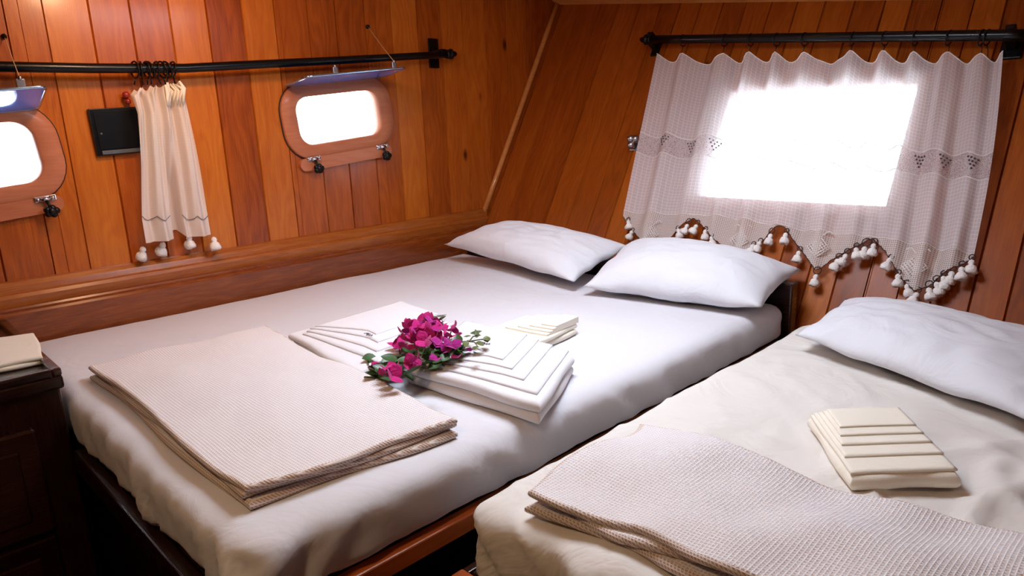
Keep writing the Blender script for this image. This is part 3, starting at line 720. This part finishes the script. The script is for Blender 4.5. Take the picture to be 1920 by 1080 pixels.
# ================================================================== BLANKETS
def layered(name, corners, z, ths, mats, label, cat, group, wav=.004, seed=0, shifts=None, parts='fold_layer', waffl=True, rag=.006, rnd=1.0):
    """folded cloth: stacked rounded layers over a quad (near-left, near-right, far-right, far-left)"""
    cs = [Vector((c[0], c[1], 0)) for c in corners]
    ctr = sum(cs, Vector())/4
    t = thing(name, (ctr.x, ctr.y, z), label, cat, group)
    zz = z
    for li, th in enumerate(ths):
        bm = nb(); nu, nv, nh = 56, 34, 4
        sh = shifts[li] if shifts else (0, 0, 0, 0)
        lu, lv = (cs[1]-cs[0]).length, (cs[3]-cs[0]).length
        uvl = bm.loops.layers.uv.active
        def base(u, v):
            a = -sh[0]+u*(1+sh[0]+sh[1]); b = -sh[2]+v*(1+sh[2]+sh[3])
            a += rag*math.sin(v*7+li*1.9+seed)*(u-.5)*1.2/lu*.6; b += rag*math.sin(u*9+li*2.7+seed)*(v-.5)*1.2/lv*.6
            return cs[0]*(1-a)*(1-b)+cs[1]*a*(1-b)+cs[2]*a*b+cs[3]*(1-a)*b
        def hgt(p): return wav*1.0*(noise.noise(Vector((p.x*4+seed, p.y*4, 0)))+.6*noise.noise(Vector((p.x*9, p.y*9+seed, 0))))
        def P(u, v, k):       # k -1..1 across the thickness
            p = base(u, v); h = hgt(p)
            eu = min(u, 1-u)*lu; ev = min(v, 1-v)*lv; e = min(eu, ev); r = th/2*rnd
            fall = math.sqrt(max(0, 1-(1-min(1, e/r))**2)) if r > 0 else 1
            return Vector((p.x, p.y, zz+th/2+(th/2)*k*fall*.98 + h*(.3+.7*(li+1)/len(ths))*1.0))
        us = [0, .1, .3, .6, 1]; r_u = th/2/lu; r_v = th/2/lv
        U = sorted(set([r_u*x for x in us]+[1-r_u*x for x in us]+[i/nu for i in range(1, nu) if r_u < i/nu < 1-r_u]))
        V = sorted(set([r_v*x for x in us]+[1-r_v*x for x in us]+[i/nv for i in range(1, nv) if r_v < i/nv < 1-r_v]))
        for sg in (1, -1):
            g = [[bm.verts.new(P(u, v, sg)) for u in U] for v in V]
            for j in range(len(V)-1):
                for i in range(len(U)-1):
                    q = (g[j][i], g[j][i+1], g[j+1][i+1], g[j+1][i])
                    f = bm.faces.new(q if sg > 0 else q[::-1]); f.smooth = True
                    edge = i < 4 or j < 4 or i > len(U)-6 or j > len(V)-6
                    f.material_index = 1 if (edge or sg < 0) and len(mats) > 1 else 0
                    for l in f.loops:
                        c = l.vert.co; l[uvl].uv = (c.x+ (c.z*1.0 if edge else 0), c.y+(c.z if edge else 0))
        bmesh.ops.remove_doubles(bm, verts=bm.verts[:], dist=1e-5)
        fin(parts, bm, mats, t); zz += th*.97
    return t, zz
blk = [onz(172, 702, .012), onz(462, 960, .002), onz(862, 815, .006), onz(497, 624, .020)]
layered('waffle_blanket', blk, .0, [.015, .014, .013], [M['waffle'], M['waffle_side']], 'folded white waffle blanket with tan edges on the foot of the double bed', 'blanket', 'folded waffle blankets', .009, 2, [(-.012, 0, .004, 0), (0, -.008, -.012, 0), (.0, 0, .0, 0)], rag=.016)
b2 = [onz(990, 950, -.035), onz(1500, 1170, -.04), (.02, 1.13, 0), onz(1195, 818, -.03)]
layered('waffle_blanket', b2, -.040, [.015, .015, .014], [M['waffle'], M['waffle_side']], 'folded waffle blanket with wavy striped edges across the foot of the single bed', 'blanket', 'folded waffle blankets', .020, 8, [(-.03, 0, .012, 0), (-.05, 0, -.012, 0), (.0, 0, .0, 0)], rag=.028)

# ================================================================== TOWELS
def towel(origin, ux, uy, body, z, ths, flaps, m, label, name, cat, group, mirror=False, mark=None, flap_th=.0045, seed=0, conv=True):
    """origin = near corner, body=(w,d); flaps = list of (x0,x1,y0,y1) in body coordinates from the lowest up"""
    O = Vector((origin[0], origin[1], 0)); ux = Vector((ux[0], ux[1], 0)).normalized(); uy = Vector((uy[0], uy[1], 0)).normalized()
    w_, d_ = body
    cs = [O, O+ux*w_, O+ux*w_+uy*d_, O+uy*d_]
    t, zt = layered(name, cs, z+.001, ths, [m], label, cat, group, .003, seed, [(-.012, 0, 0, 0), (0, 0, 0, 0), (0, -.01, 0, 0)][:len(ths)], 'fold_layer', rag=.008)
    for k, (x0, x1, y0, y1) in enumerate(flaps):
        bm = nb(); n = 24
        def P(s, q, up, x0=x0, x1=x1, y0=y0, y1=y1, k=k):
            # rounded outer corner, edges lie nearly flat and droop a hair to the layer below
            a = x0+(x1-x0)*s; yl = .022+.014*k; yn = yl+(y0-yl)*min(1, s*1.25)**.8 if conv else y0; b = yn+(y1-yn)*q
            b -= .05*0
            p = O+ux*a+uy*b
            pp = p; h = .003*(noise.noise(Vector((pp.x*4+seed, pp.y*4, 0)))+.6*noise.noise(Vector((pp.x*9, pp.y*9+seed, 0))))
            cr = .008*math.sin(PI*min(1, max(0, q)))*0
            e = min(s, 1-s, q, 1-q); rim = 0 if e > .03 else -.0008
            open_ = .004*k*(1-abs(2*q-1)*.3)*0
            return Vector((p.x, p.y, zt+h+.0006+flap_th*.85*k+(flap_th if up else 0)+rim*(1 if up else 0)))
        for up in (1, 0):
            vs, fs = sheet(bm, lambda s, q: P(s, q, up), n, n)
            if not up: bmesh.ops.reverse_faces(bm, faces=fs)
        # close the rim
        top = [P(i/n, 0, 1) for i in range(n+1)]; bot = [P(i/n, 0, 0) for i in range(n+1)]
        for path in ([(i/n, 0) for i in range(n+1)], [(1, i/n) for i in range(n+1)], [(1-i/n, 1) for i in range(n+1)], [(0, 1-i/n) for i in range(n+1)]):
            A = [bm.verts.new(P(a, b, 0)) for a, b in path]; B = [bm.verts.new(P(a, b, 1)) for a, b in path]
            for i in range(n): bm.faces.new((A[i], A[i+1], B[i+1], B[i]))
        bmesh.ops.remove_doubles(bm, verts=bm.verts[:], dist=1e-5)
        f_ = fin('corner_flap', bm, m, t)
        if mark and k == len(flaps)-1:
            bm = nb(); mx_, my_ = mark
            for q in range(5):
                c = O+ux*(mx_+q*.007)+uy*(my_+.003*math.sin(q*2.1)); zc = P((mx_-x0)/(x1-x0), (my_-y0)/(y1-y0), 1).z+.0012
                tube(bm, [(c.x+.004*math.cos(a), c.y+.005*math.sin(a*1.5+q), zc) for a in (0, 1, 2, 3, 4)], .0009, 4)
            fin('embroidered_mark', bm, M['embroid'], f_)
    return t
# towel in front of the flowers, its flap corners point right
O2 = onz(762, 722, .0); E2 = onz(990, 795, .0)
a = (E2-O2).normalized(); g2 = onz(1062, 690, .0)-E2
towel(O2, a, g2, (.405, .30), 0, [.026, .026], [(.03, .385, .035, .315), (.03, .335, .075, .32), (.03, .290, .105, .325), (.03, .25, .135, .33)], M['terry'],
      'thick folded white towel with fanned corners in front of the pink flowers', 'towel', 'towel', 'folded bath towels', mark=(.15, .20), seed=4)
# towel behind the flowers on the left
O1 = onz(545, 655, .0); E1 = onz(720, 690, .0)
a = Vector((.985, -.10, 0)); g1 = Vector((-.12, 1, 0))
towel(O1, a, g1, (.42, .31), 0, [.024, .022], [(.05, .42, .06, .36), (.05, .36, .095, .375), (.045, .31, .13, .385), (.05, .262, .155, .39)], M['terry'],
      'folded white towel with layered corners behind the flowers, nearest the ledge', 'towel', 'towel', 'folded bath towels', mark=(.24, .135), seed=6)
# small cream towel
O3 = onz(884, 652, .0)
towel(O3, (.93, .13), (-.13, 1), (.185, .245), 0, [.018, .016], [(.04, .182, .10, .255), (.072, .182, .115, .255), (.102, .182, .13, .255), (.132, .182, .145, .255)], M['cream'],
      'small cream face towel with four stepped layers, nearest the pillows', 'hand_towel', 'towel', 'small cream towels', seed=9, flap_th=.005, conv=False)
# cream towel on the single bed
O4 = onz(1590, 924, -.04); E4 = onz(1815, 918, -.04); F4 = onz(1508, 800, -.04)
towel(O4, E4-O4, F4-O4, (.190, .255), -.043, [.032], [(.006, .186, .010, .25), (.012, .186, .060, .248), (.020, .184, .10, .245), (.028, .182, .132, .242), (.036, .18, .16, .24)], M['cream'],
      'folded cream towel with stepped layers on the single bed', 'hand_towel', 'towel', 'small cream towels', seed=12, flap_th=.0042, conv=False)

# ================================================================== BOUGAINVILLEA SPRIG
t = thing('flower_sprig', onz(700, 705, .012), 'sprig of magenta bougainvillea with dark green leaves lying among the towels', 'flowers')
O_ = WP[t.name]
def zof(x, y):   # what the sprig lies on rises a little towards the blooms
    return .034+.040*max(0, min(1, (x-690)/90))
bm = nb()
main = [onz(668, 712, .034), onz(710, 695, .036), onz(750, 675, .045), onz(795, 655, .05), onz(840, 642, .072), onz(880, 640, .086), onz(917, 634, .092)]
tube(bm, main, [.0018, .0025, .003, .003, .0024, .0018, .001], 6)
for (i, x, y, z) in ((2, 748, 640, .06), (3, 775, 610, .08), (3, 800, 600, .09), (4, 828, 598, .095), (4, 852, 612, .09), (3, 845, 655, .06), (2, 735, 695, .035), (1, 705, 670, .03), (5, 895, 632, .08), (5, 900, 655, .06)):
    p = main[i]; q = onz(x, y, z); tube(bm, [p, p.lerp(q, .5)+Vector((0, 0, .008)), q], [.0022, .0016, .0008], 5)
fin('stem', bm, M['stem'], t)
def blade(bm, L_, w_, tip, fold_, curl, n=6):
    rows = []
    for i in range(n+1):
        s = i/n; ww = w_*math.sin(PI*min(1, s**.8*.97+.03))**.8 if 0 < i < n else .0006
        zc = curl*s*s
        rows.append([bm.verts.new((-ww, L_*s, zc+fold_*ww)), bm.verts.new((0, L_*s, zc)), bm.verts.new((ww, L_*s, zc+fold_*ww))])
    for a_, b in zip(rows, rows[1:]):
        for k in (0, 1): f = bm.faces.new((a_[k], a_[k+1], b[k+1], b[k])); f.smooth = True
def me_from(bm, name, m):
    me = bpy.data.meshes.new(name); bm.to_mesh(me); bm.free(); me.materials.append(m); return me
def leaf_me(m, nm): bm = nb(); blade(bm, .034, .0125, 0, .35, .006); return me_from(bm, nm, m)
def bloom_me(m, nm, sd):
    rnd = random.Random(sd); bm = nb()
    for k in range(3):
        b2_ = bmesh.new(); b2_.loops.layers.uv.new('UVMap'); b2_.faces.layers.float.new('pid'); blade(b2_, .023, .0125, 0, -.25, -.004, 6)
        mt = Matrix.Rotation(k*2*PI/3+rnd.uniform(-.2, .2), 4, 'Z') @ Matrix.Rotation(rnd.uniform(.55, .95), 4, 'X')
        for v in b2_.verts: v.co = mt @ (v.co+Vector((0, .001, 0)))
        tmp = bpy.data.meshes.new('x'); b2_.to_mesh(tmp); b2_.free(); bm.from_mesh(tmp); bpy.data.meshes.remove(tmp)
    return me_from(bm, nm, m)
lm = [leaf_me(M['leaf'], 'leaf'), leaf_me(M['leaf2'], 'leaf')]
bmh = [bloom_me(M['bract'], 'bloom', 1), bloom_me(M['bract'], 'bloom', 2), bloom_me(M['bract2'], 'bloom', 3)]
def inst(nm, me, p, rot, sc):
    o = bpy.data.objects.new(nm, me); COL.objects.link(o); o.parent = t; o.location = p-O_; o.rotation_euler = rot; o.scale = (sc,)*3; return o
R_ = random.Random(5)
bl = [(745, 640, 1.0, 0), (758, 648, 1.0, 0), (748, 650, .9, 0), (770, 622, 1.0, 0), (776, 632, 1.05, 0), (784, 640, 1.1, 0), (768, 610, .8, 2), (785, 612, .9, 0), (795, 604, .9, 2), (804, 600, .9, 2), (812, 610, .9, 2), (798, 620, 1.0, 0), (806, 632, 1.0, 0), (818, 636, .9, 0), (790, 628, 1.0, 1), (826, 606, .75, 0), (852, 612, .85, 0), (854, 622, .7, 0), (846, 645, 1.0, 2), (840, 652, .8, 2), (822, 628, .8, 1), (728, 692, 1.0, 0), (735, 700, 1.0, 0), (722, 700, .9, 0), (740, 688, .8, 1), (772, 678, .9, 0), (780, 672, .8, 1), (766, 684, .8, 1), (708, 684, .75, 1), (856, 668, .7, 1), (876, 654, .6, 2), (815, 672, .7, 2), (762, 636, .9, 1)]
for i in range(24):
    a_ = R_.uniform(0, 6.28); q_ = R_.random()**.6; bl.append((798+q_*46*math.cos(a_), 622+q_*26*math.sin(a_), R_.uniform(.8, 1.1), R_.choice((0, 0, 1, 2))))
for x, y, sc, k in bl:
    z = zof(x, y)+R_.uniform(.0, .03); p = onz(x, y+4, z)
    inst('bloom', bmh[k], p, (R_.uniform(-.9, .5), R_.uniform(-.5, .9), R_.uniform(0, 6.3)), sc*R_.uniform(1.0, 1.25))
lf = [(770, 662), (745, 664), (725, 664), (708, 668), (700, 676), (755, 672), (735, 672), (718, 678), (690, 700), (680, 708), (700, 712), (688, 712), (715, 714), (730, 712), (745, 705), (752, 698), (760, 690), (748, 684), (775, 656), (785, 650), (778, 644), (800, 658), (812, 662), (824, 666), (838, 668), (800, 668), (812, 652), (826, 648), (836, 660), (850, 660), (790, 664), (866, 640), (874, 632), (862, 652), (758, 704), (705, 704), (812, 590), (820, 592), (835, 640), (868, 664), (720, 688), (785, 676), (742, 712), (696, 690)]
for i in range(50):
    q_ = R_.random(); lf.append((680+q_*185+R_.uniform(-12, 12), 706-q_*52+R_.uniform(-14, 14)))
for x, y in lf:
    z = zof(x, y)-.006+R_.uniform(-.01, .012); p = onz(x, y+3, max(.030, z))
    inst('leaf', lm[0], p, (R_.uniform(-.5, .5), R_.uniform(-.6, .6), R_.uniform(0, 6.3)), R_.uniform(.9, 1.4))
for x, y in [(876, 630), (884, 628), (892, 632), (888, 640), (896, 628), (902, 636), (910, 632), (914, 640), (882, 648), (890, 652), (900, 648), (878, 640), (908, 644), (870, 646), (886, 658), (805, 594), (822, 600)]:
    p = onz(x, y+2, .092+R_.uniform(-.01, .012)); inst('leaf', lm[1], p, (R_.uniform(-.8, .8), R_.uniform(-.8, .8), R_.uniform(0, 6.3)), R_.uniform(.4, .75))

# ================================================================== CABINET
CX, CY, CZ = -1.835, .312, .082
t = thing('cabinet', (-2.17, 0, Z0), 'dark mahogany cabinet with raised rim at the foot of the double bed', 'cabinet')
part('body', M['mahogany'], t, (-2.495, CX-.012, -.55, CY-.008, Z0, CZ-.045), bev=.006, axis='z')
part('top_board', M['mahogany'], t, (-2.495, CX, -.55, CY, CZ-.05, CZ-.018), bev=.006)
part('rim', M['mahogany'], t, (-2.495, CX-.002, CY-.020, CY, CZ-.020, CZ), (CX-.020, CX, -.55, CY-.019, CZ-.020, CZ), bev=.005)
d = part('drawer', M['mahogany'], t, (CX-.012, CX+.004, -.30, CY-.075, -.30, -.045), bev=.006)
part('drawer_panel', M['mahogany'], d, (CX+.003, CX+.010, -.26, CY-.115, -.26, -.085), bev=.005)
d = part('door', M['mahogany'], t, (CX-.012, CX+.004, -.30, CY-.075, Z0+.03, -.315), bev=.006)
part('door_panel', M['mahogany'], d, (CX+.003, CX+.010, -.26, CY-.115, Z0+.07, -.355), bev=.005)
cc = [onz(-90, 712, CZ-.01), onz(84, 678, CZ-.01), onz(68, 634, CZ-.01), onz(-90, 655, CZ-.01)]
layered('folded_cloth', cc, CZ-.017, [.012, .012], [M['cream']], 'folded cream cloth lying on top of the dark cabinet at the left', 'cloth', None, .002, 21)

# ================================================================== CEILING LAMPS (above the view, the front one added for warm light)
for (x, y, lab) in ((-.75, -.15, 'added round opal ceiling lamp, unseen, above the foot of the beds'), (-1.95, .75, 'round opal ceiling lamp beside the porthole wall')):
    t = thing('ceiling_lamp', (x, y, ZC), lab, 'lamp', 'round ceiling lamps')
    bm = nb(); tube(bm, [(x, y, ZC), (x, y, ZC-.015)], .075, 24); fin('lamp_base', bm, M['chrome'], t)
    bm = nb(); tube(bm, [(x, y, ZC-.015), (x, y, ZC-.025), (x, y, ZC-.034)], [.062, .056, .03], 24); fin('lamp_shade', bm, M['opal'], t)

# everything above was laid out from the mattress top: stand the room on its floor
for o in S.objects:
    if o.parent is None and o.type not in ('CAMERA', 'LIGHT'): o.location.z += ZM
